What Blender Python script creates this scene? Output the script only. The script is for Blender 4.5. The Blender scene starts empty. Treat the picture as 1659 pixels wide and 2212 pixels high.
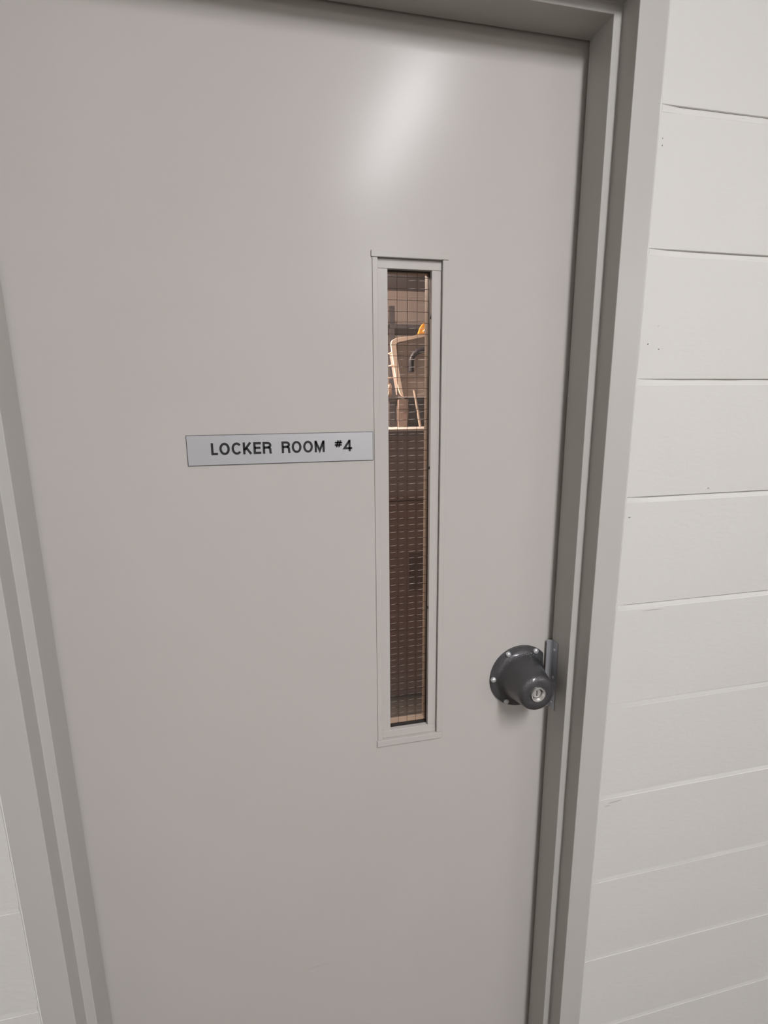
import bpy, bmesh, math, random
from mathutils import Vector, Matrix, noise

random.seed(7)
scene = bpy.context.scene
COL = scene.collection

# ------------------------------------------------------------------ camera
CAM_POS = Vector((-0.54887, -0.89536, 1.59641))
YAW, PITCH, ROLL = -0.219206, -0.210095, -0.008699
FOCAL_PX = 1133.64
_f = Vector((-math.sin(YAW) * math.cos(PITCH), math.cos(YAW) * math.cos(PITCH), math.sin(PITCH)))
_r0 = Vector((math.cos(YAW), math.sin(YAW), 0))
_u0 = _r0.cross(_f)
_r = _r0 * math.cos(ROLL) + _u0 * math.sin(ROLL)
_u = _r.cross(_f)
cam_data = bpy.data.cameras.new("camera")
cam = bpy.data.objects.new("camera", cam_data)
COL.objects.link(cam)
m = Matrix((_r, _u, -_f)).transposed().to_4x4()
m.translation = CAM_POS
cam.matrix_world = m
cam_data.sensor_fit = 'VERTICAL'
cam_data.sensor_height = 24.0
cam_data.lens = FOCAL_PX / 2212.0 * 24.0
cam_data.clip_start = 0.02
scene.camera = cam

# ------------------------------------------------------------------ world, exposure, lamp strengths
world = bpy.data.worlds.new("world")
scene.world = world
world.use_nodes = True
world.node_tree.nodes["Background"].inputs[0].default_value = (0.02, 0.02, 0.02, 1)
world.node_tree.nodes["Background"].inputs[1].default_value = 1.0
vs = scene.view_settings
vs.view_transform = 'Standard'
vs.look = 'None'
vs.gamma = 1.0
vs.use_curve_mapping = False
vs.exposure = 0.0
TUBE_STRENGTH = 153.0
TUBE_COLOR = (0.965, 0.965, 1.0)
LOCKER_STRENGTH = 620.0
LOCKER_COLOR = (1.0, 0.84, 0.72)

# ------------------------------------------------------------------ materials
def mat(name, color, rough=0.5, metal=0.0, spec=0.5, bump=None, var=None, coat=0.0, coat_rough=0.1):
    """bump = (scale, strength, distance[, stretch xyz]); var = (scale, amount, second colour)"""
    M = bpy.data.materials.new(name)
    M.use_nodes = True
    nt = M.node_tree
    b = nt.nodes["Principled BSDF"]
    b.inputs["Base Color"].default_value = (*color, 1)
    b.inputs["Roughness"].default_value = rough
    b.inputs["Metallic"].default_value = metal
    b.inputs["Specular IOR Level"].default_value = spec
    b.inputs["Coat Weight"].default_value = coat
    b.inputs["Coat Roughness"].default_value = coat_rough
    tc = nt.nodes.new("ShaderNodeTexCoord")
    if var:
        n = nt.nodes.new("ShaderNodeTexNoise")
        n.inputs["Scale"].default_value = var[0]
        n.inputs["Detail"].default_value = 4
        nt.links.new(tc.outputs["Object"], n.inputs["Vector"])
        r = nt.nodes.new("ShaderNodeValToRGB")
        r.color_ramp.elements[0].position = 0.5
        r.color_ramp.elements[0].color = (*color, 1)
        r.color_ramp.elements[1].position = 0.5 + var[1]
        r.color_ramp.elements[1].color = (*var[2], 1)
        nt.links.new(n.outputs["Fac"], r.inputs["Fac"])
        nt.links.new(r.outputs["Color"], b.inputs["Base Color"])
    if bump:
        vec = tc.outputs["Object"]
        if len(bump) > 3:
            mp = nt.nodes.new("ShaderNodeMapping")
            mp.inputs["Scale"].default_value = bump[3]
            nt.links.new(vec, mp.inputs["Vector"])
            vec = mp.outputs["Vector"]
        n = nt.nodes.new("ShaderNodeTexNoise")
        n.inputs["Scale"].default_value = bump[0]
        n.inputs["Detail"].default_value = 5
        nt.links.new(vec, n.inputs["Vector"])
        bp = nt.nodes.new("ShaderNodeBump")
        bp.inputs["Strength"].default_value = bump[1]
        bp.inputs["Distance"].default_value = bump[2]
        nt.links.new(n.outputs["Fac"], bp.inputs["Height"])
        nt.links.new(bp.outputs["Normal"], b.inputs["Normal"])
    return M

def emit(name, color, strength):
    M = bpy.data.materials.new(name)
    M.use_nodes = True
    nt = M.node_tree
    nt.nodes.remove(nt.nodes["Principled BSDF"])
    e = nt.nodes.new("ShaderNodeEmission")
    e.inputs[0].default_value = (*color, 1)
    e.inputs[1].default_value = strength
    nt.links.new(e.outputs[0], nt.nodes["Material Output"].inputs[0])
    return M

def glass_mat(name, tint):
    M = bpy.data.materials.new(name)
    M.use_nodes = True
    nt = M.node_tree
    nt.nodes.remove(nt.nodes["Principled BSDF"])
    t = nt.nodes.new("ShaderNodeBsdfTransparent")
    t.inputs[0].default_value = (*tint, 1)
    g = nt.nodes.new("ShaderNodeBsdfGlossy")
    g.inputs["Roughness"].default_value = 0.03
    fr = nt.nodes.new("ShaderNodeFresnel")
    fr.inputs[0].default_value = 1.5
    mx = nt.nodes.new("ShaderNodeMixShader")
    nt.links.new(fr.outputs[0], mx.inputs[0])
    nt.links.new(t.outputs[0], mx.inputs[1])
    nt.links.new(g.outputs[0], mx.inputs[2])
    nt.links.new(mx.outputs[0], nt.nodes["Material Output"].inputs[0])
    return M

M_WALL = mat("white_block_paint", (0.578, 0.560, 0.526), 0.5, bump=(55, 0.24, 0.0016, (1, 1, 2.2)), var=(3.5, 0.35, (0.56, 0.540, 0.503)))
M_WHITE = mat("white_wall_paint", (0.80, 0.78, 0.74), 0.6, bump=(55, 0.2, 0.0016))
M_DOOR = mat("grey_door_enamel", (0.450, 0.420, 0.393), 0.22, spec=0.085, bump=(420, 0.10, 0.0004), var=(2.2, 0.35, (0.436, 0.405, 0.377)))
M_FRAME = mat("grey_frame_enamel", (0.430, 0.412, 0.384), 0.32, spec=0.3, bump=(300, 0.10, 0.0004))
M_CEIL = mat("white_ceiling", (0.62, 0.61, 0.59), 0.8)
M_FLOOR = mat("brown_floor", (0.10, 0.082, 0.066), 0.35, var=(3, 0.3, (0.085, 0.068, 0.054)))
M_SIGN = mat("brushed_silver_laminate", (0.62, 0.62, 0.64), 0.30, metal=0.65, bump=(260, 0.10, 0.0003, (8, 1, 0.2)))
M_SIGN_EDGE = mat("black_core", (0.03, 0.03, 0.03), 0.5)
M_INK = mat("black_lettering", (0.012, 0.012, 0.014), 0.4)
M_LOCK = mat("hammered_grey_metal", (0.075, 0.073, 0.076), 0.30, metal=0.6, coat=0.6, coat_rough=0.16, bump=(700, 0.75, 0.0016))
M_CHROME = mat("bright_steel", (0.74, 0.72, 0.69), 0.28, metal=0.8)
M_BOLT = mat("zinc_bolt", (0.62, 0.62, 0.62), 0.33, metal=0.6)
M_GALV = mat("galvanised_steel", (0.40, 0.41, 0.44), 0.35, metal=0.45, bump=(120, 0.15, 0.0005))
M_DARK = mat("black_gasket", (0.015, 0.012, 0.010), 0.6)
M_LINER = mat("tan_metal_liner", (0.40, 0.33, 0.26), 0.45)
M_GLASS = glass_mat("clear_wired_glass", (0.90, 0.87, 0.86))
M_WIRE = mat("dark_wire", (0.06, 0.045, 0.04), 0.45, metal=0.5)
M_GLINT = mat("painted_wire_glint", (0.62, 0.58, 0.55), 0.4, metal=0.3)
M_CHIP = mat("bare_chip", (0.16, 0.15, 0.14), 0.8)
M_SMUDGE = mat("smudge", (0.45, 0.425, 0.40), 0.7)
M_SCUFF = mat("scuff", (0.40, 0.375, 0.355), 0.4)
M_TUBE = emit("lamp_diffuser", TUBE_COLOR, TUBE_STRENGTH)
M_HOUSE = mat("white_lamp_housing", (0.8, 0.8, 0.78), 0.4)
M_LOCKLAMP = emit("warm_lamp", LOCKER_COLOR, LOCKER_STRENGTH)
M_FARWALL = mat("beige_block_paint", (0.78, 0.69, 0.64), 0.6, bump=(60, 0.3, 0.002))
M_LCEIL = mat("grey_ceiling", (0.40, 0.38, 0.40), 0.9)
M_BROWN = mat("brown_laminate", (0.245, 0.172, 0.158), 0.5, var=(5, 0.3, (0.215, 0.15, 0.132)))
M_REFLECTION = mat("painted_dark_reflection", (0.125, 0.088, 0.085), 0.6)
M_PALE = mat("pale_edge", (0.75, 0.66, 0.60), 0.5)
M_TUB = mat("tan_plastic", (0.50, 0.425, 0.375), 0.5)
M_RIM = mat("cream_plastic", (0.86, 0.72, 0.60), 0.45)
M_HOSE = mat("dark_grey_rubber", (0.035, 0.033, 0.04), 0.5)
M_YELLOW = mat("yellow_plastic", (0.85, 0.42, 0.07), 0.45)
M_CRATE = mat("charcoal_plastic", (0.055, 0.05, 0.05), 0.6)
M_PAPER = mat("brown_paper", (0.26, 0.20, 0.17), 0.8)
M_CLOTH = mat("pale_cloth", (0.62, 0.52, 0.45), 0.9, bump=(40, 0.5, 0.01))
M_STICK = mat("pale_wood", (0.42, 0.35, 0.29), 0.6)
M_STEEL = mat("grey_steel_rack", (0.16, 0.15, 0.16), 0.5)

# ------------------------------------------------------------------ helpers
ROOT = {}

def root_loc(o):
    v = Vector((0, 0, 0))
    while o is not None:
        v += o.location
        o = o.parent
    return v

def obj(name, bm, material, parent=None, smooth=None, origin=None):
    """bm is in world coordinates; the object's origin is put at `origin` (world)."""
    me = bpy.data.meshes.new(name)
    bmesh.ops.recalc_face_normals(bm, faces=bm.faces)
    o0 = Vector(origin) if origin is not None else (root_loc(parent) if parent else Vector((0, 0, 0)))
    bmesh.ops.translate(bm, verts=bm.verts, vec=-o0)
    bm.to_mesh(me)
    bm.free()
    if material:
        me.materials.append(material)
    if smooth is not None:
        for p in me.polygons:
            p.use_smooth = True
        me.set_sharp_from_angle(angle=math.radians(smooth))
    o = bpy.data.objects.new(name, me)
    COL.objects.link(o)
    if parent:
        o.parent = parent
        o.location = o0 - root_loc(parent)
    else:
        o.location = o0
    return o

def share(name, src, parent, loc, scale=(1, 1, 1), rot=(0, 0, 0)):
    o = bpy.data.objects.new(name, src.data)
    COL.objects.link(o)
    o.parent = parent
    o.location = Vector(loc) - root_loc(parent)
    o.scale = scale
    o.rotation_euler = rot
    return o

def thing(name, loc, label, cat, kind=None, group=None):
    o = bpy.data.objects.new(name, None)
    o.empty_display_size = 0.05
    COL.objects.link(o)
    o.location = loc
    tag(o, label, cat, kind, group)
    return o

def tag(o, label=None, cat=None, kind=None, group=None):
    if label: o["label"] = label
    if cat: o["category"] = cat
    if kind: o["kind"] = kind
    if group: o["group"] = group
    return o

def add_box(bm, x0, x1, y0, y1, z0, z1, bev=0.0, seg=1):
    g = bmesh.ops.create_cube(bm, size=1.0)
    vs_ = g["verts"]
    bmesh.ops.scale(bm, vec=(x1 - x0, y1 - y0, z1 - z0), verts=vs_)
    bmesh.ops.translate(bm, vec=((x0 + x1) / 2, (y0 + y1) / 2, (z0 + z1) / 2), verts=vs_)
    if bev > 0:
        es = set()
        for v in vs_:
            es.update(v.link_edges)
        bmesh.ops.bevel(bm, geom=list(es), offset=bev, segments=seg, affect='EDGES', profile=0.5)

def box(name, x0, x1, y0, y1, z0, z1, material, parent=None, bev=0.0, seg=1, origin=None):
    bm = bmesh.new()
    add_box(bm, x0, x1, y0, y1, z0, z1, bev, seg)
    return obj(name, bm, material, parent, smooth=None, origin=origin)

def add_lathe(bm, prof, centre, axis='Y', n=48):
    """prof = [(r, h)], axis through centre; h measured along -axis for 'Y' (towards the corridor)."""
    rings = []
    c = Vector(centre)
    for r, h in prof:
        ring = []
        if r < 1e-6:
            ring = [bm.verts.new(c + (Vector((0, -h, 0)) if axis == 'Y' else Vector((0, 0, h)) if axis == 'Z' else Vector((-h, 0, 0))))]
        else:
            for i in range(n):
                a = 2 * math.pi * i / n
                if axis == 'Y':
                    p = Vector((r * math.cos(a), -h, r * math.sin(a)))
                elif axis == 'Z':
                    p = Vector((r * math.cos(a), r * math.sin(a), h))
                else:
                    p = Vector((-h, r * math.cos(a), r * math.sin(a)))
                ring.append(bm.verts.new(c + p))
        rings.append(ring)
    for a, b in zip(rings, rings[1:]):
        for i in range(n):
            j = (i + 1) % n
            if len(a) == 1 and len(b) == 1:
                continue
            if len(a) == 1:
                bm.faces.new((a[0], b[i], b[j]))
            elif len(b) == 1:
                bm.faces.new((a[i], a[j], b[0]))
            else:
                bm.faces.new((a[i], a[j], b[j], b[i]))

def add_tube(bm, pts, radii, n=10, cap=True):
    pts = [Vector(p) for p in pts]
    if not hasattr(radii, '__len__'):
        radii = [radii] * len(pts)
    rings = []
    for i, p in enumerate(pts):
        t = (pts[min(i + 1, len(pts) - 1)] - pts[max(i - 1, 0)]).normalized()
        ref = Vector((0, 1, 0)) if abs(t.y) < 0.8 else Vector((1, 0, 0))
        a = t.cross(ref).normalized()
        b = t.cross(a).normalized()
        rings.append([bm.verts.new(p + (a * math.cos(2 * math.pi * k / n) + b * math.sin(2 * math.pi * k / n)) * radii[i]) for k in range(n)])
    for a, b in zip(rings, rings[1:]):
        for k in range(n):
            bm.faces.new((a[k], a[(k + 1) % n], b[(k + 1) % n], b[k]))
    if cap:
        bm.faces.new(rings[0])
        bm.faces.new(rings[-1][::-1])

def add_prism_xz(bm, pts, y0, y1):
    a = [bm.verts.new((x, y0, z)) for x, z in pts]
    b = [bm.verts.new((x, y1, z)) for x, z in pts]
    bm.faces.new(a)
    bm.faces.new(b[::-1])
    n = len(pts)
    for i in range(n):
        j = (i + 1) % n
        bm.faces.new((a[i], b[i], b[j], a[j]))

# ------------------------------------------------------------------ main dimensions (metres; door wall lies in the xz plane)
XL, XR, ZT = -0.9029, 0.0, 2.1642      # clear opening between the stops
S = 0.0159                              # stop height
FW = 0.0494                             # face width of the frame
YF = -0.10056                           # front of the frame face
YS = -0.06225                           # front of the stop
YB = 0.048                              # back of the frame
YW = YF + 0.0007                        # painted block face
DF = 0.0052                             # door face
C = 0.2032                              # block course
XRO, XLO, ZTO = XR + S + FW, XL - S - FW, ZT + S + FW
RX0, RX1, RY0, RY1 = -3.0, 6.4, -7.6, 3.6
BXL, BXR = -2.2, 2.0                    # blocks are laid one by one between these
ZC = 3.01                               # corridor ceiling
ZL = 2.48                               # locker room ceiling

# ------------------------------------------------------------------ room shell
o = box("floor", RX0 - 0.1, RX1 + 0.1, RY0 - 0.1, RY1 + 0.1, -0.1, 0.0, M_FLOOR)
tag(o, "brown floor running from the corridor into the locker room", "floor", "structure")
o = box("ceiling", RX0 - 0.1, RX1 + 0.1, RY0 - 0.1, YB, ZC, ZC + 0.1, M_CEIL)
tag(o, "pale ceiling over the corridor in front of the door", "ceiling", "structure")
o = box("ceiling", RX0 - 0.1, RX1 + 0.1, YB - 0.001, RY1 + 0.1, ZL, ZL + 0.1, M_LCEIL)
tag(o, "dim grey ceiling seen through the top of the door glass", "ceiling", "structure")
o = box("wall_left", RX0 - 0.1, RX0, RY0, RY1, 0, ZC, M_WHITE)
tag(o, "painted side wall at the left end of the corridor", "wall", "structure")
o = box("wall_right", RX1, RX1 + 0.1, RY0, RY1, 0, ZC, M_WALL)
tag(o, "painted side wall at the right end of the corridor", "wall", "structure")
o = box("wall_front", RX0, RX1, RY0 - 0.1, RY0, 0, ZC, M_WALL)
tag(o, "painted wall across the corridor, opposite the door", "wall", "structure")

# ---- the white block wall that holds the door
bm = bmesh.new()
yc0, yc1 = YW + 0.006, YB - 0.004
add_box(bm, BXR, RX1, YW, yc1, 0, ZC)
add_box(bm, RX0, BXL, YW, yc1, 0, ZC)
add_box(bm, BXL, XLO + 0.002, yc0, yc1, 0, ZC)
add_box(bm, XRO - 0.002, BXR, yc0, yc1, 0, ZC)
add_box(bm, XLO + 0.002, XRO - 0.002, yc0, yc1, ZTO - 0.002, ZC)
wall = obj("wall_back", bm, M_WALL)
tag(wall, "white painted concrete block wall around the grey door", "wall", "structure")

JH = 0.009                              # joint height
JTOP = 0.0015                           # upper lip of a joint above the course line
block_src = {}
def block_mesh(L, H):
    key = (round(L, 4), round(H, 4))
    if key not in block_src:
        bm = bmesh.new()
        add_box(bm, -L / 2, L / 2, 0, 0.02, -H / 2, H / 2, 0.0011, 1)
        me = bpy.data.meshes.new("block")
        bm.to_mesh(me); bm.free()
        me.materials.append(M_WALL)
        block_src[key] = me
    return block_src[key]

def add_block(parent, x0, x1, z0, z1, y):
    g = 0.0006
    o = bpy.data.objects.new("block", block_mesh(x1 - x0 - g, z1 - z0))
    COL.objects.link(o)
    o.parent = parent
    o.location = ((x0 + x1) / 2, y + random.uniform(-0.0003, 0.0003), (z0 + z1) / 2)
    return o

def run(parent, xa, xb, zlo, zhi, first, y, rev=False):
    L = 0.4064
    spans = []
    if not rev:
        x = xa
        ln = first
        while x < xb - 0.03:
            e = min(x + ln, xb)
            if xb - e < 0.05: e = xb
            spans.append((x, e)); x = e; ln = L
    else:
        x = xb
        ln = first
        while x > xa + 0.03:
            e = max(x - ln, xa)
            if e - xa < 0.05: e = xa
            spans.append((e, x)); x = e; ln = L
    for a, b in spans:
        add_block(parent, a, b, zlo, zhi, y)

ncourse = 15
for k in range(ncourse):
    zlo = k * C + JTOP if k else 0.0
    zhi = min((k + 1) * C + JTOP - JH, ZC)
    if zhi - zlo < 0.03: continue
    even = k % 2 == 0
    if (k + 1) * C < ZTO + 0.02:
        run(wall, XRO, BXR, zlo, zhi, 0.62 if even else 0.82, YW)
        run(wall, BXL, XLO, zlo, zhi, 0.40 if even else 0.20, YW, rev=True)
    else:
        run(wall, BXL, BXR, zlo, zhi, 0.40 if even else 0.20, YW)

# painted mortar joints: recessed under the upper block, weathered out towards the lower one
depth_r = {10: 0.0022, 9: 0.0034, 8: 0.0034, 7: 0.0036, 6: 0.0032, 5: 0.0015, 4: 0.0022, 3: 0.0012, 2: 0.0008, 1: 0.0012}
def joint(xa, xb, k, D, frame_at=None):
    bm = bmesh.new()
    n = max(6, int((xb - xa) / 0.02))
    zt = k * C + JTOP + 0.0006
    zb = k * C + JTOP - JH - 0.0006
    rows = []
    for i in range(n + 1):
        x = xa + (xb - xa) * i / n
        d = D * (0.85 + 0.5 * noise.noise(Vector((x * 14, k * 3.1, 0))))
        if k == 5 and x < 0.26: d *= 0.25 + 0.75 * max(0, (x - 0.12) / 0.14)
        if frame_at is not None:
            t = min(1, max(0, (abs(x - frame_at) - 0.004) / 0.03))
            d = d * t * t * (3 - 2 * t) + 0.0001
        w = 0.0005 * noise.noise(Vector((x * 30, k * 7.7, 4)))
        prof = [(zt, d), (zt - 0.0022 + w, d), (zt - 0.005 + w, d * 0.55), (zb, d * 0.22)]
        rows.append([bm.verts.new((x, YW + q, z)) for z, q in prof] + [bm.verts.new((x, YW + 0.0075, zb)), bm.verts.new((x, YW + 0.0075, zt))])
    for a, b in zip(rows, rows[1:]):
        for j in range(6):
            bm.faces.new((a[j], b[j], b[(j + 1) % 6], a[(j + 1) % 6]))
    bm.faces.new(rows[0]); bm.faces.new(rows[-1][::-1])
    return obj("mortar_joint", bm, M_WALL, wall, smooth=50)
for k in range(1, ncourse):
    if k * C < ZTO:
        joint(XRO, BXR, k, depth_r.get(k, 0.002), XRO)
        joint(BXL, XLO, k, 0.0016, XLO)
    else:
        joint(BXL, BXR, k, 0.002)

# lumpy bead of paint and caulk along the frame
def bead(xc, side):
    bm = bmesh.new()
    rows = []
    n = 420
    for i in range(n + 1):
        z = ZTO * i / n
        w = 0.0022 + 0.0012 * noise.noise(Vector((z * 60, side, 1))) + 0.0010 * noise.noise(Vector((z * 190, side, 5)))
        h = 0.0012 + 0.0007 * noise.noise(Vector((z * 90, side, 9)))
        # bulge where a joint meets the frame
        dz = abs((z + 0.1016) % C - 0.1016)
        if dz < 0.012:
            w += 0.0022 * (1 - dz / 0.012)
        rows.append([bm.verts.new((xc - side * 0.0012, YF + 0.0003, z)),
                     bm.verts.new((xc + side * 0.0004, YF - max(0.0002, h * 0.6), z)),
                     bm.verts.new((xc + side * w * 0.6, YW - max(0.0002, h * 0.5), z)),
                     bm.verts.new((xc + side * (w + 0.001), YW + 0.001, z))])
    for a, b in zip(rows, rows[1:]):
        for j in range(4):
            bm.faces.new((a[j], b[j], b[(j + 1) % 4], a[(j + 1) % 4]))
    bm.faces.new(rows[0]); bm.faces.new(rows[-1][::-1])
    return obj("caulk_bead", bm, M_WALL, wall, smooth=60)
bead(XRO, 1)
bead(XLO, -1)

# little chips and smudges in the paint
def chip(x, z, rx, rz, tilt, material, name="paint_chip"):
    bm = bmesh.new()
    pts = []
    n = 10
    for i in range(n):
        a = 2 * math.pi * i / n
        r = 0.75 + 0.35 * noise.noise(Vector((x * 50 + math.cos(a), z * 50 + math.sin(a), 3)))
        px, pz = rx * r * math.cos(a), rz * r * math.sin(a)
        pts.append((x + px * math.cos(tilt) - pz * math.sin(tilt), z + px * math.sin(tilt) + pz * math.cos(tilt)))
    add_prism_xz(bm, pts, YW - 0.00055, YW + 0.0008)
    return obj(name, bm, material, wall)
for x, z, rx, rz, t in [(0.0817, 1.684, 0.0016, 0.0012, 0.2), (0.1035, 1.676, 0.0020, 0.0011, 0.1), (0.0985, 1.713, 0.0010, 0.0006, 0),
                        (0.0765, 1.388, 0.0028, 0.0008, 0.1), (0.2360, 1.434, 0.0030, 0.0011, 0.0),
                        (0.0742, 1.988, 0.0008, 0.0012, 0), (0.0745, 1.978, 0.0009, 0.0016, 0)]:
    chip(x, z, rx, rz, t, M_CHIP)
for x, z, rx, rz, t in [(0.103, 0.796, 0.022, 0.0030, 0.08), (0.087, 0.789, 0.009, 0.0022, 0.05), (0.145, 1.206, 0.035, 0.0010, 0.0)]:
    chip(x, z, rx, rz, t, M_SMUDGE, "paint_smudge")

# ------------------------------------------------------------------ door frame
frame = thing("trim_1", (0, YF, 0), "grey painted steel door frame with a stepped stop", "door frame", "structure")
# profile as (offset away from the opening, y); mitred at the corners
prof = [(0.0, 0.0), (0.0, YS), (S, YS), (S, YF), (S + FW, YF), (S + FW, YB), (S, YB), (S, 0.0)]
def frame_piece(name, which):
    bm = bmesh.new()
    lo, hi = [], []
    for d, y in prof:
        if which == 'R':
            lo.append((XR + d, y, 0.0)); hi.append((XR + d, y, ZT + d))
        elif which == 'L':
            lo.append((XL - d, y, 0.0)); hi.append((XL - d, y, ZT + d))
        else:
            lo.append((XL - d, y, ZT + d)); hi.append((XR + d, y, ZT + d))
    a = [bm.verts.new(p) for p in lo]
    b = [bm.verts.new(p) for p in hi]
    bm.faces.new(a); bm.faces.new(b[::-1])
    n = len(a)
    le = []
    for i in range(n):
        j = (i + 1) % n
        f = bm.faces.new((a[i], b[i], b[j], a[j]))
    bm.edges.ensure_lookup_table()
    for i in range(n):
        le.append(bm.edges.get((a[i], b[i])))
    bmesh.ops.bevel(bm, geom=le, offset=0.0011, segments=2, affect='EDGES', profile=0.5)
    return obj(name, bm, M_FRAME, frame)
frame_piece("jamb", 'R')
frame_piece("jamb", 'L')
frame_piece("head", 'H')

# steel latch guard screwed to the stop beside the lock
bm = bmesh.new()
z0, z1 = 0.969, 1.1175
t = 0.0016
sec = [(-0.0124, -0.0008), (-0.0124, -0.0008 - t), (-0.0030, -0.0050 - t), (-t, -0.0075), (-t, -0.0245), (-0.0001, -0.0245), (-0.0001, -0.0050), (-0.0035, -0.0040)]
a = [bm.verts.new((x, y, z0)) for x, y in sec]
b = [bm.verts.new((x, y, z1)) for x, y in sec]
bm.faces.new(a); bm.faces.new(b[::-1])
for i in range(len(sec)):
    j = (i + 1) % len(sec)
    bm.faces.new((a[i], b[i], b[j], a[j]))
guard = obj("latch_guard", bm, M_GALV, frame, smooth=25)
tag(guard, "bent galvanised steel strip over the door gap")
for z in (1.0995, 1.0395, 0.985):
    bm = bmesh.new()
    add_lathe(bm, [(0.0034, 0.0), (0.0034, 0.0008), (0.0026, 0.0018), (0.0012, 0.0023), (0.0, 0.0024)], (-t, -0.0150, z), 'X', 16)
    s_ = obj("screw", bm, M_BOLT, guard, smooth=50)

# ------------------------------------------------------------------ door
door = thing("door_1", (0, DF, 0), "grey flush steel door with a tall narrow wired-glass window", "door", "structure")
# lite kit dimensions
OX0, OX1, OZ0, OZ1 = -0.3665, -0.2335, 0.9257, 1.8343     # outer moulding
BX0, BX1, BZ0, BZ1 = -0.3556, -0.2440, 0.9390, 1.8240     # recess inside the moulding
GX0, GX1, GZ0, GZ1 = -0.3378, -0.2610, 0.9550, 1.8085     # sight opening
def ring(bm, outer, inner, y0, y1):
    X = [outer[0], inner[0], inner[1], outer[1]]
    Z = [outer[2], inner[2], inner[3], outer[3]]
    V = {}
    for s_, y in enumerate((y0, y1)):
        for i in range(4):
            for j in range(4):
                V[s_, i, j] = bm.verts.new((X[i], y, Z[j]))
        for i in range(3):
            for j in range(3):
                if i == 1 and j == 1: continue
                bm.faces.new((V[s_, i, j], V[s_, i + 1, j], V[s_, i + 1, j + 1], V[s_, i, j + 1]))
    for i in range(3):
        for j in (0, 3):
            bm.faces.new((V[0, i, j], V[0, i + 1, j], V[1, i + 1, j], V[1, i, j]))
            bm.faces.new((V[0, j, i], V[0, j, i + 1], V[1, j, i + 1], V[1, j, i]))
    for j in (1, 2):
        bm.faces.new((V[0, 1, j], V[0, 2, j], V[1, 2, j], V[1, 1, j]))
        bm.faces.new((V[0, j, 1], V[0, j, 2], V[1, j, 2], V[1, j, 1]))
bm = bmesh.new()
ring(bm, (XL - 0.0129, XR + 0.0129, 0.010, ZT + 0.0129), (BX0, BX1, BZ0, BZ1), DF, DF + 0.0435)
slab = obj("door_slab", bm, M_DOOR, door)

mould = box("glazing_moulding", OX0, OX1, 0.0022, DF + 0.0005, BZ1, OZ1, M_DOOR, door, 0.0010, 2)
# the other three strips are pieces of the same moulding
box("moulding_strip", OX0, OX1, 0.0022, DF + 0.0005, OZ0, BZ0, M_DOOR, mould, 0.0008, 2)
box("moulding_strip", OX0 + 0.0018, BX0, 0.0034, DF + 0.0005, BZ0 + 0.0002, BZ1 - 0.0002, M_DOOR, mould, 0.0009, 2)
box("moulding_strip", BX1, OX1 - 0.0004, 0.0030, DF + 0.0005, BZ0 + 0.0002, BZ1 - 0.0002, M_DOOR, mould, 0.0009, 2)
YG = 0.0240
stop = box("glazing_stop", BX0 + 0.0002, BX1 - 0.0002, 0.0092, YG - 0.004, GZ1, BZ1 - 0.0002, M_DOOR, door, 0.0007, 2)
box("stop_bar", BX0 + 0.0002, BX1 - 0.0002, 0.0092, YG - 0.004, BZ0 + 0.0002, GZ0, M_DOOR, stop, 0.0009, 2)
box("stop_bar", BX0 + 0.0002, GX0, 0.0096, YG - 0.004, GZ0 + 0.0001, GZ1 - 0.0001, M_DOOR, stop, 0.0007, 2)
box("stop_bar", GX1, BX1 - 0.0002, 0.0096, YG - 0.004, GZ0 + 0.0001, GZ1 - 0.0001, M_DOOR, stop, 0.0007, 2)
# dark gasket round the glass, then the liner on the locker-room side
bm = bmesh.new()
ring(bm, (BX0 + 0.001, BX1 - 0.001, BZ0 + 0.001, BZ1 - 0.001), (GX0 + 0.0006, GX1 - 0.0005, GZ0 + 0.0016, GZ1 - 0.0016), YG - 0.0038, YG + 0.0025)
obj("gasket", bm, M_DARK, door)
bm = bmesh.new()
ring(bm, (BX0 + 0.001, BX1 - 0.001, BZ0 + 0.001, BZ1 - 0.001), (GX0 - 0.001, GX1 + 0.0005, GZ0 - 0.001, GZ1 + 0.001), YG + 0.0090, DF + 0.0460)
obj("rear_liner", bm, M_LINER, door)
pane = box("glass_pane", BX0 + 0.002, BX1 - 0.002, YG + 0.0026, YG + 0.0088, BZ0 + 0.002, BZ1 - 0.002, M_GLASS, door)
tag(pane, "clear wired safety glass")
# wires cast inside the pane
YM = YG + 0.0057
bm = bmesh.new()
for i in range(-2, 5):
    x = -0.2987 + i * 0.0179
    if BX0 + 0.004 < x < BX1 - 0.004:
        pts = [(x + 0.0003 * noise.noise(Vector((x * 90, j * 0.6, 2))), YM, BZ0 + 0.004 + (BZ1 - BZ0 - 0.008) * j / 40) for j in range(41)]
        add_tube(bm, pts, 0.00035, 5)
for k in range(-40, 14):
    z = 1.6164 + k * 0.0184
    if BZ0 + 0.004 < z < BZ1 - 0.004:
        pts = [(BX0 + 0.003 + (BX1 - BX0 - 0.006) * j / 12, YM, z + 0.0004 * noise.noise(Vector((j * 0.7, k * 1.7, 7)))) for j in range(13)]
        add_tube(bm, pts, 0.00042, 5)
w = obj("wire_mesh", bm, M_WIRE, pane)
w["kind"] = "stuff"
bm = bmesh.new()  # short pale dashes that paint in the glints along the wires
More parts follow.
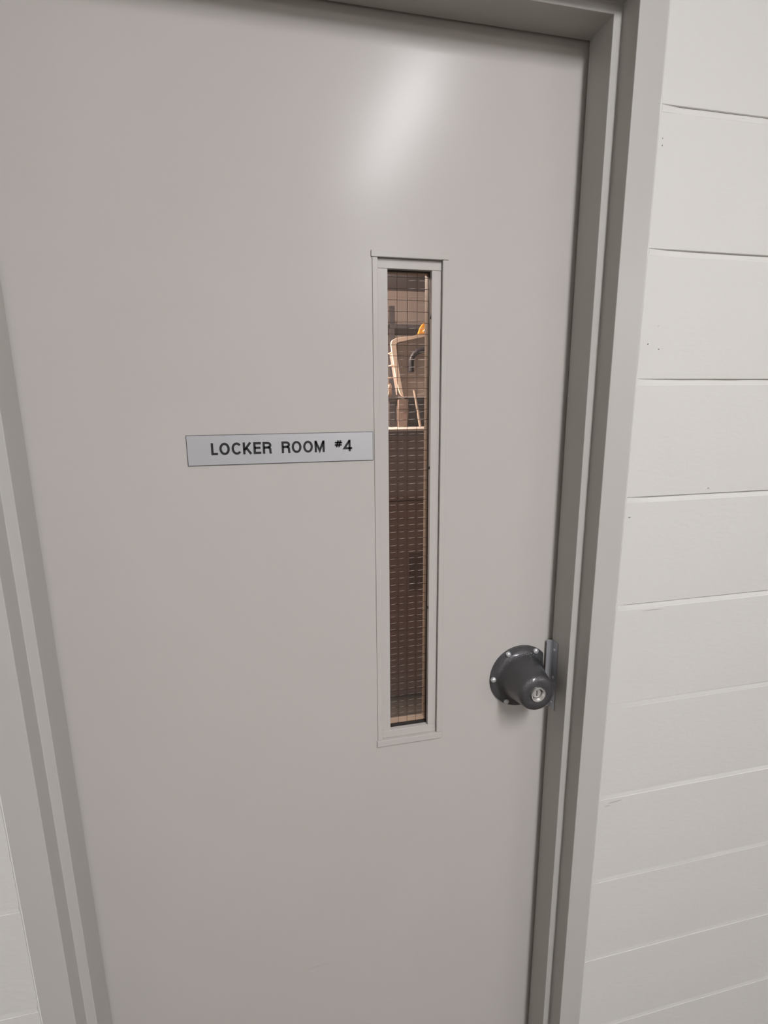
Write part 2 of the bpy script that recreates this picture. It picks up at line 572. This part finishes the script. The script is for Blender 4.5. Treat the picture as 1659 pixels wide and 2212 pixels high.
for k in range(-50, 24):
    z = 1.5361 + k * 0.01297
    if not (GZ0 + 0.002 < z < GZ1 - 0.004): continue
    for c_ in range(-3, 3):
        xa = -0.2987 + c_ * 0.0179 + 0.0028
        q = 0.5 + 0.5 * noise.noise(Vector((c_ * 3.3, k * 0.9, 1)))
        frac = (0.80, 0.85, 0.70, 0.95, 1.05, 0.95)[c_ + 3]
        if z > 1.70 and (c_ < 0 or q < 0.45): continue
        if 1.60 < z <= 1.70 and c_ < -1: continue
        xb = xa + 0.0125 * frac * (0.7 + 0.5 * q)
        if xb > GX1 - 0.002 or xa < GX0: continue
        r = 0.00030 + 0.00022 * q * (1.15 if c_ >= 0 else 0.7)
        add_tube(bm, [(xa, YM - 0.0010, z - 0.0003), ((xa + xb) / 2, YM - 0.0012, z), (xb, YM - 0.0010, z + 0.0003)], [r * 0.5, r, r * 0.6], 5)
w = obj("wire_glints", bm, M_GLINT, pane)
w.name = "painted_glints"
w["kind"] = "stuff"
# screws in the right reveal of the glazing stop
for z in (1.735, 1.475, 1.205):
    bm = bmesh.new()
    add_lathe(bm, [(0.0030, 0.0), (0.0026, 0.0010), (0.0, 0.0013)], (GX1, 0.0150, z), 'X', 12)
    obj("screw", bm, M_DARK, stop, smooth=50)

# scuffs on the slab
def scuff(pts, wdt):
    bm = bmesh.new()
    top = [(x, z + wdt * math.sin(math.pi * i / (len(pts) - 1))) for i, (x, z) in enumerate(pts)]
    bot = [(x, z - wdt * math.sin(math.pi * i / (len(pts) - 1))) for i, (x, z) in enumerate(pts)][::-1]
    add_prism_xz(bm, top + bot[1:-1], DF - 0.00012, DF + 0.0003)
    obj("scuff_mark", bm, M_SCUFF, door)
scuff([(-0.0230, 1.943), (-0.0160, 1.9437), (-0.0060, 1.9432)], 0.0005)
scuff([(-0.3020, 0.5330), (-0.2930, 0.5270), (-0.2820, 0.5150)], 0.0009)
scuff([(-0.5290, 0.418), (-0.5000, 0.422), (-0.4700, 0.425)], 0.0020)

# lock guard: conical cast housing with a flat side, bolted flange, key cylinder
LX, LZ = -0.0655, 1.0417
bm = bmesh.new()
prof_l = [(0.0, -0.0005), (0.0664, -0.0005), (0.0664, 0.0028), (0.0655, 0.0040), (0.0560, 0.0048), (0.0520, 0.0060), (0.0490, 0.0090), (0.0468, 0.0140),
          (0.0448, 0.022), (0.0425, 0.034), (0.0402, 0.046), (0.0380, 0.058), (0.0370, 0.065), (0.0360, 0.0690), (0.0340, 0.0725), (0.0305, 0.0748),
          (0.0260, 0.0758), (0.0200, 0.0757), (0.0155, 0.0750), (0.0150, 0.0735), (0.0150, 0.0600), (0.0, 0.0600)]
add_lathe(bm, prof_l, (LX, DF, LZ), 'Y', 72)
r_ = bmesh.ops.bisect_plane(bm, geom=bm.verts[:] + bm.edges[:] + bm.faces[:], plane_co=(-0.0172, 0, 0), plane_no=(1, 0, 0), clear_outer=True)
es = [e for e in r_["geom_cut"] if isinstance(e, bmesh.types.BMEdge)]
bmesh.ops.holes_fill(bm, edges=es, sides=0)
lock = obj("lock_housing", bm, M_LOCK, door, smooth=32)
tag(lock, "dark hammered-grey conical lock guard with a bolted flange")
for ang in (60, 120, 180, 240, 300):
    bx_, bz_ = LX + 0.0603 * math.cos(math.radians(ang)), LZ + 0.0603 * math.sin(math.radians(ang))
    if bx_ > -0.024: continue
    bm = bmesh.new()
    add_lathe(bm, [(0.0056, 0.0035), (0.0058, 0.0050), (0.0056, 0.0070), (0.0043, 0.0088), (0.0020, 0.0096), (0.0, 0.0098)], (bx_, DF, bz_), 'Y', 18)
    obj("bolt", bm, M_BOLT, lock, smooth=50)
bm = bmesh.new()
add_lathe(bm, [(0.0148, 0.0610), (0.0148, 0.0762), (0.0143, 0.0778), (0.0122, 0.0776), (0.0106, 0.0722), (0.0104, 0.0640), (0.0148, 0.0610)], (LX, DF, LZ), 'Y', 40)
ring_o = obj("cylinder_collar", bm, M_CHROME, lock, smooth=40)
bm = bmesh.new()
add_lathe(bm, [(0.0090, 0.0605), (0.0090, 0.0708), (0.0083, 0.0716), (0.0, 0.0716)], (LX - 0.0004, DF, LZ + 0.0003), 'Y', 32)
obj("cylinder_plug", bm, M_CHROME, lock, smooth=40)
bm = bmesh.new()
kp = [(-0.0010, 0.0058), (0.0008, 0.0058), (0.0006, 0.0022), (0.0016, 0.0006), (0.0002, -0.0010), (0.0012, -0.0030), (0.0008, -0.0056), (-0.0008, -0.0056), (-0.0006, -0.0028), (-0.0014, -0.0008), (-0.0002, 0.0010), (-0.0012, 0.0026)]
add_prism_xz(bm, [(LX - 0.0004 + x, LZ + 0.0003 + z) for x, z in kp], DF - 0.07195, DF - 0.0710)
obj("keyway", bm, M_DARK, lock)

# ------------------------------------------------------------------ room sign
SX0, SX1, SZ0, SZ1 = -0.6740, -0.3668, 1.4938, 1.5434
sign = thing("room_sign", (SX0, DF, SZ0), "silver nameplate reading LOCKER ROOM #4 on the grey door", "sign")
box("plate_core", SX0, SX1, DF - 0.0014, DF, SZ0, SZ1, M_SIGN_EDGE, sign)
box("plate_face", SX0 + 0.0008, SX1 - 0.0008, DF - 0.0017, DF - 0.0013, SZ0 + 0.0008, SZ1 - 0.0008, M_SIGN, sign)

def stroke(bm, pts, w, y0, y1, closed=False):
    """flat ribbon of width w along pts (mitred), extruded from y0 to y1"""
    pts = [Vector((p[0], p[1])) for p in pts]
    n = len(pts)
    L, R_ = [], []
    for i in range(n):
        if closed:
            a, b = pts[i - 1], pts[(i + 1) % n]
            d0, d1 = (pts[i] - a).normalized(), (b - pts[i]).normalized()
        else:
            d0 = (pts[i] - pts[i - 1]).normalized() if i else (pts[1] - pts[0]).normalized()
            d1 = (pts[i + 1] - pts[i]).normalized() if i < n - 1 else d0
        tt = (d0 + d1).normalized()
        nn = Vector((-tt.y, tt.x))
        k = w / 2 / max(0.35, nn.dot(Vector((-d0.y, d0.x))))
        L.append(pts[i] + nn * k); R_.append(pts[i] - nn * k)
    def V(p, y): return bm.verts.new((p.x, y, p.y))
    lf, rf = [V(p, y0) for p in L], [V(p, y0) for p in R_]
    lb, rb = [V(p, y1) for p in L], [V(p, y1) for p in R_]
    m_ = n if closed else n - 1
    for i in range(m_):
        j = (i + 1) % n
        bm.faces.new((lf[i], lf[j], rf[j], rf[i]))
        bm.faces.new((lb[i], rb[i], rb[j], lb[j]))
        bm.faces.new((lf[i], lb[i], lb[j], lf[j]))
        bm.faces.new((rf[i], rf[j], rb[j], rb[i]))
    if not closed:
        bm.faces.new((lf[0], rf[0], rb[0], lb[0]))
        bm.faces.new((lf[-1], lb[-1], rb[-1], rf[-1]))

def arc(cx, cz, rx, rz, a0, a1, n=18):
    return [(cx + rx * math.cos(math.radians(a0 + (a1 - a0) * i / n)), cz + rz * math.sin(math.radians(a0 + (a1 - a0) * i / n))) for i in range(n + 1)]

# glyphs on a box 1 high; width in the same unit; stroke SW
SW = 0.19
h = SW / 2
def glyph(ch):
    if ch == 'L': return 0.50, [([(h, 1), (h, 0 + h), (0.50, h)], 0)]
    if ch == 'O': return 0.80, [(arc(0.40, 0.5, 0.40 - h, 0.5 - h + 0.012, 0, 350, 35), 1)]
    if ch == 'C': return 0.74, [(arc(0.40, 0.5, 0.40 - h, 0.5 - h + 0.012, 38, 322, 30), 0)]
    if ch == 'K': return 0.68, [([(h, 0), (h, 1)], 0), ([(h + 0.02, 0.34), (0.59, 0.985)], 0), ([(0.26, 0.55), (0.62, 0.02)], 0)]
    if ch == 'E': return 0.60, [([(0.60, 1 - h), (h, 1 - h), (h, h), (0.60, h)], 0), ([(h, 0.52), (0.56, 0.52)], 0)]
    if ch == 'R': return 0.68, [([(h, 0), (h, 1 - h), (0.38, 1 - h)] + arc(0.38, 0.72, 0.22, 0.28 - h, 90, -90, 14)[1:] + [(h, 0.515)], 0),
                                ([(0.42, 0.515)] + arc(0.46, 0.36, 0.125, 0.155, 90, 0, 6)[1:] + [(0.595, 0.10), (0.63, 0.0)], 0)]
    if ch == 'M': return 0.84, [([(h, 0), (h, 1)], 0), ([(0.84 - h, 0), (0.84 - h, 1)], 0), ([(0.10, 0.93), (0.42, 0.14), (0.74, 0.93)], 0)]
    if ch == '#': return 0.80, [([(0.20, 0.02), (0.40, 0.98)], 0), ([(0.46, 0.02), (0.66, 0.98)], 0), ([(0.02, 0.66), (0.84, 0.66)], 0), ([(0.0, 0.34), (0.80, 0.34)], 0)]
    if ch == '4': return 0.72, [([(0.72, 0.27), (0.05, 0.27), (0.50, 0.95)], 0), ([(0.50, 0.0), (0.50, 1.0)], 0)]
def put(ch, x, z, H, sx=1.0, sw=1.0):
    w_, strokes = glyph(ch)
    bm = bmesh.new()
    for pts, closed in strokes:
        stroke(bm, [(x + px * H * sx, z + pz * H) for px, pz in pts], SW * H * sw, DF - 0.0021, DF - 0.0016, bool(closed))
    obj("letter" if ch.isalpha() else "numeral" if ch == '4' else "number_sign", bm, M_INK, sign)
    return w_ * H * sx
HH, ZB = 0.0196, 1.5106
def word(txt, x0, x1):
    tot = sum(glyph(c)[0] for c in txt) * HH
    gap = 0.0026
    sx = (x1 - x0 - gap * (len(txt) - 1)) / tot
    x = x0
    for c in txt:
        x += put(c, x, ZB, HH, sx) + gap
word("LOCKER", -0.6366, -0.5402)
word("ROOM", -0.5235, -0.4512)
put('#', -0.4340, ZB + 0.0072, 0.0122, 1.25, 1.25)
put('4', -0.4184, ZB, HH, 1.02)

# ------------------------------------------------------------------ corridor lights
def ceiling_light(x, y0, y1, label):
    t_ = thing("ceiling_light", (x, (y0 + y1) / 2, ZC), label, "light", group="corridor ceiling lights")
    box("housing", x - 0.085, x + 0.085, y0 - 0.02, y1 + 0.02, ZC - 0.035, ZC, M_HOUSE, t_, 0.004, 2)
    bm = bmesh.new()
    sec = [(-0.062, 0.0), (-0.056, -0.03), (-0.036, -0.042), (0.036, -0.042), (0.056, -0.03), (0.062, 0.0)]
    a = [bm.verts.new((x + p, y0, ZC - 0.0352 + q)) for p, q in sec]
    b = [bm.verts.new((x + p, y1, ZC - 0.0352 + q)) for p, q in sec]
    bm.faces.new(a); bm.faces.new(b[::-1])
    for i in range(6):
        j = (i + 1) % 6
        bm.faces.new((a[i], b[i], b[j], a[j]))
    obj("diffuser", bm, M_TUBE, t_)
    for yy, s_ in ((y0, -1), (y1, 1)):
        box("end_cap", x - 0.08, x + 0.08, min(yy, yy + s_ * 0.02), max(yy, yy + s_ * 0.02), ZC - 0.085, ZC - 0.0352, M_HOUSE, t_, 0.003, 1)
    return t_
ceiling_light(0.19, -2.85, -1.40, "long white ceiling light nearest the grey door")
ceiling_light(0.70, -5.65, -4.20, "added, unseen fill light on the ceiling in the middle of the hall")  # added fixture for frontal fill, set where its reflection stays hidden
ceiling_light(4.60, -7.05, -5.60, "long white ceiling light in the far right corner of the hall")

# ------------------------------------------------------------------ locker room behind the glass
far = box("wall_far", RX0, RX1, RY1, RY1 + 0.1, 0, ZC, M_FARWALL)
tag(far, "beige block wall at the back of the locker room", "wall", "structure")
fb = bpy.data.meshes.new("block")
bm = bmesh.new()
add_box(bm, -0.1985, 0.1985, 0, 0.02, -0.0968, 0.0968, 0.003, 1)
bm.to_mesh(fb); bm.free(); fb.materials.append(M_FARWALL)
for k in range(12):
    for i in range(6):
        x = -0.55 + i * 0.4064 + (0.2032 if k % 2 else 0)
        o = bpy.data.objects.new("block", fb)
        COL.objects.link(o); o.parent = far
        o.location = (x, RY1 - 0.012, 0.1016 + k * C)

# brown cabinet
CY = 1.63
cab = thing("storage_cabinet", (0.25, CY + 0.3, 0), "brown storage cabinet with a pale top edge behind the door glass", "cabinet")
box("body", -0.45, 0.95, CY + 0.018, CY + 0.60, 0.0, 1.446, M_BROWN, cab)
top = box("top_board", -0.47, 0.97, CY - 0.012, CY + 0.60, 1.4465, 1.4575, M_PALE, cab, 0.001)
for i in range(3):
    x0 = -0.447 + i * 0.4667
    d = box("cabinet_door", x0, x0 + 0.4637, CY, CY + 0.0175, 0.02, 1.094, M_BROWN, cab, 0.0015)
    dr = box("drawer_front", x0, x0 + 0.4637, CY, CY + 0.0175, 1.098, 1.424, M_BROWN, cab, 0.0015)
    # dark panel on each door, painted in for a reflection on the glass
    v_ = box("reflection_panel", x0 + 0.125, x0 + 0.225, CY - 0.003, CY - 0.0002, 0.61, 0.82, M_REFLECTION, d, 0.001)

# tan tub with cream rim
TY = 1.80
tub = thing("storage_tub", (0.25, TY + 0.1, 1.4575), "tan plastic tub with a cream rim and a black handle on the cabinet", "tub")
bm = bmesh.new()
face = [(0.118, 1.870), (0.128, 1.884), (0.150, 1.890), (0.286, 1.918), (0.46, 1.945), (0.44, 1.66), (0.285, 1.637), (0.214, 1.621), (0.158, 1.613)]
fa = [bm.verts.new((x, TY, z)) for x, z in face]
fbk = [bm.verts.new((x * 0.92 + 0.03, TY + 0.22, 1.70 + (z - 1.70) * 0.85)) for x, z in face]
bm.faces.new(fa); bm.faces.new(fbk[::-1])
for i in range(len(face)):
    j = (i + 1) % len(face)
    bm.faces.new((fa[i], fbk[i], fbk[j], fa[j]))
obj("tub_wall", bm, M_TUB, tub)
def band(pts_o, pts_i, y0, y1):
    bm = bmesh.new()
    add_prism_xz(bm, pts_o + pts_i[::-1], y0, y1)
    bmesh.ops.bevel(bm, geom=bm.edges[:], offset=0.0015, segments=1, affect='EDGES')
    return bm
outer = [(0.146, 1.617), (0.136, 1.632), (0.119, 1.691), (0.108, 1.761), (0.099, 1.817), (0.092, 1.866), (0.092, 1.880), (0.100, 1.892), (0.116, 1.899), (0.200, 1.913), (0.286, 1.928), (0.46, 1.957)]
inner = [(0.158, 1.610), (0.155, 1.618), (0.141, 1.691), (0.130, 1.761), (0.122, 1.817), (0.115, 1.868), (0.116, 1.873), (0.121, 1.878), (0.132, 1.882), (0.200, 1.896), (0.286, 1.914), (0.46, 1.943)]
obj("rim", band(outer, inner, TY - 0.020, TY - 0.0005), M_RIM, tub, smooth=40)
for x, z in ((0.091, 1.831), (0.092, 1.769), (0.086, 1.709)):
    box("rib", x, x + 0.030, TY - 0.018, TY + 0.06, z - 0.0022, z + 0.0022, M_RIM, tub, 0.001)
bm = bmesh.new()
hp = [(0.330, 1.852), (0.279, 1.848), (0.252, 1.845), (0.230, 1.836), (0.212, 1.823), (0.201, 1.808), (0.196, 1.790), (0.196, 1.768), (0.196, 1.745)]
add_tube(bm, [(x, TY - 0.019, z) for x, z in hp], [0.016, 0.016, 0.0155, 0.015, 0.0145, 0.014, 0.0135, 0.0135, 0.0135], 14)
add_tube(bm, [(0.196, TY - 0.019, 1.7455), (0.196, TY - 0.019, 1.737), (0.196, TY - 0.019, 1.735)], [0.0155, 0.0155, 0.012], 14)
obj("handle", bm, M_HOSE, tub, smooth=45)

# yellow scoop resting on the tub
bm = bmesh.new()
yp = [(0.235, 1.922), (0.252, 1.935), (0.256, 1.957), (0.268, 1.975), (0.281, 1.984), (0.292, 1.984), (0.298, 1.976), (0.303, 1.955), (0.312, 1.936)]
add_prism_xz(bm, yp, TY + 0.02, TY + 0.05)
bmesh.ops.bevel(bm, geom=bm.edges[:], offset=0.003, segments=2, affect='EDGES')
sc = obj("plastic_scoop", bm, M_YELLOW, None, smooth=40, origin=(0.27, TY + 0.035, 1.92))
tag(sc, "yellow plastic scoop resting on the rim of the tan tub", "scoop")
bm = bmesh.new()
add_tube(bm, [(0.268, TY + 0.014, 1.938), (0.300, TY + 0.012, 1.962)], 0.004, 8)
obj("scoop_edge", bm, M_RIM, sc, smooth=60)

# dark crate under the tub
crate = thing("storage_crate", (0.25, 1.93, 1.4575), "charcoal plastic crate under the tan tub on the cabinet", "crate")
box("crate_body", 0.088, 0.52, 1.825, 2.03, 1.4580, 1.605, M_CRATE, crate, 0.006, 2)
box("crate_rim", 0.084, 0.524, 1.818, 2.034, 1.588, 1.608, M_CRATE, crate, 0.004, 2)
pbag = thing("paper_carton", (0.155, 1.80, 1.4575), "crumpled brown paper carton leaning on the charcoal crate", "carton")
bm = bmesh.new()
add_prism_xz(bm, [(0.128, 1.4580), (0.178, 1.4580), (0.182, 1.500), (0.178, 1.545), (0.184, 1.598), (0.160, 1.605), (0.132, 1.598), (0.126, 1.545), (0.132, 1.500)], 1.785, 1.816)
bmesh.ops.bevel(bm, geom=bm.edges[:], offset=0.004, segments=1, affect='EDGES')
obj("carton_side", bm, M_PAPER, pbag)
box("carton_flap", 0.130, 0.180, 1.780, 1.7848, 1.555, 1.602, M_PAPER, pbag, 0.001)

# pale stick
bm = bmesh.new()
add_tube(bm, [(0.236, 1.745, 1.4595), (0.226, 1.752, 1.53), (0.216, 1.762, 1.60), (0.209, 1.768, 1.645)], [0.0075, 0.0072, 0.0070, 0.0078], 10)
st = obj("wooden_stick", bm, M_STICK, None, smooth=45, origin=(0.236, 1.745, 1.4595))
tag(st, "pale wooden stick leaning upright against the tan tub", "stick")

# crumpled cloth to the left of the tub
bm = bmesh.new()
bmesh.ops.create_icosphere(bm, subdivisions=4, radius=1.0)
for v in bm.verts:
    n_ = noise.noise(v.co * 2.3) * 0.35 + noise.noise(v.co * 5.0) * 0.18
    v.co = v.co * (1 + n_)
    v.co = Vector((0.065 + v.co.x * 0.052, 1.90 + v.co.y * 0.05, 1.645 + v.co.z * 0.085))
    v.co.z = max(v.co.z, 1.6085)
cl = obj("cloth_bundle", bm, M_CLOTH, None, smooth=60, origin=(0.065, 1.90, 1.6085))
tag(cl, "crumpled pale cloth lying on the charcoal crate beside the tub", "cloth")

# steel rack against the far wall
rack = thing("steel_rack", (0.6, 3.15, 0), "grey steel shelving rack standing behind the tan tub", "rack")
for x in (0.374, 1.30):
    for y in (3.0, 3.36):
        box("post", x, x + 0.038, y, y + 0.038, 0, 2.26, M_STEEL, rack, 0.002)
for z in (0.30, 1.05, 2.105):
    box("shelf", 0.374, 1.338, 2.995, 3.405, z, z + 0.03, M_STEEL, rack, 0.002)

# warm lamp in the locker room
lamp = thing("locker_room_lamp", (-0.75, 1.66, ZL), "round warm ceiling lamp inside the locker room", "light")
bm = bmesh.new()
add_lathe(bm, [(0.0, 0.0), (0.13, 0.0), (0.13, -0.02), (0.115, -0.03), (0.0, -0.03)], (-0.75, 1.66, ZL), 'Z', 32)
obj("lamp_base", bm, M_HOUSE, lamp, smooth=40)
bm = bmesh.new()
add_lathe(bm, [(0.0, -0.031), (0.105, -0.031), (0.10, -0.055), (0.075, -0.078), (0.04, -0.09), (0.0, -0.094)], (-0.75, 1.66, ZL), 'Z', 32)
obj("lamp_globe", bm, M_LOCKLAMP, lamp, smooth=60)
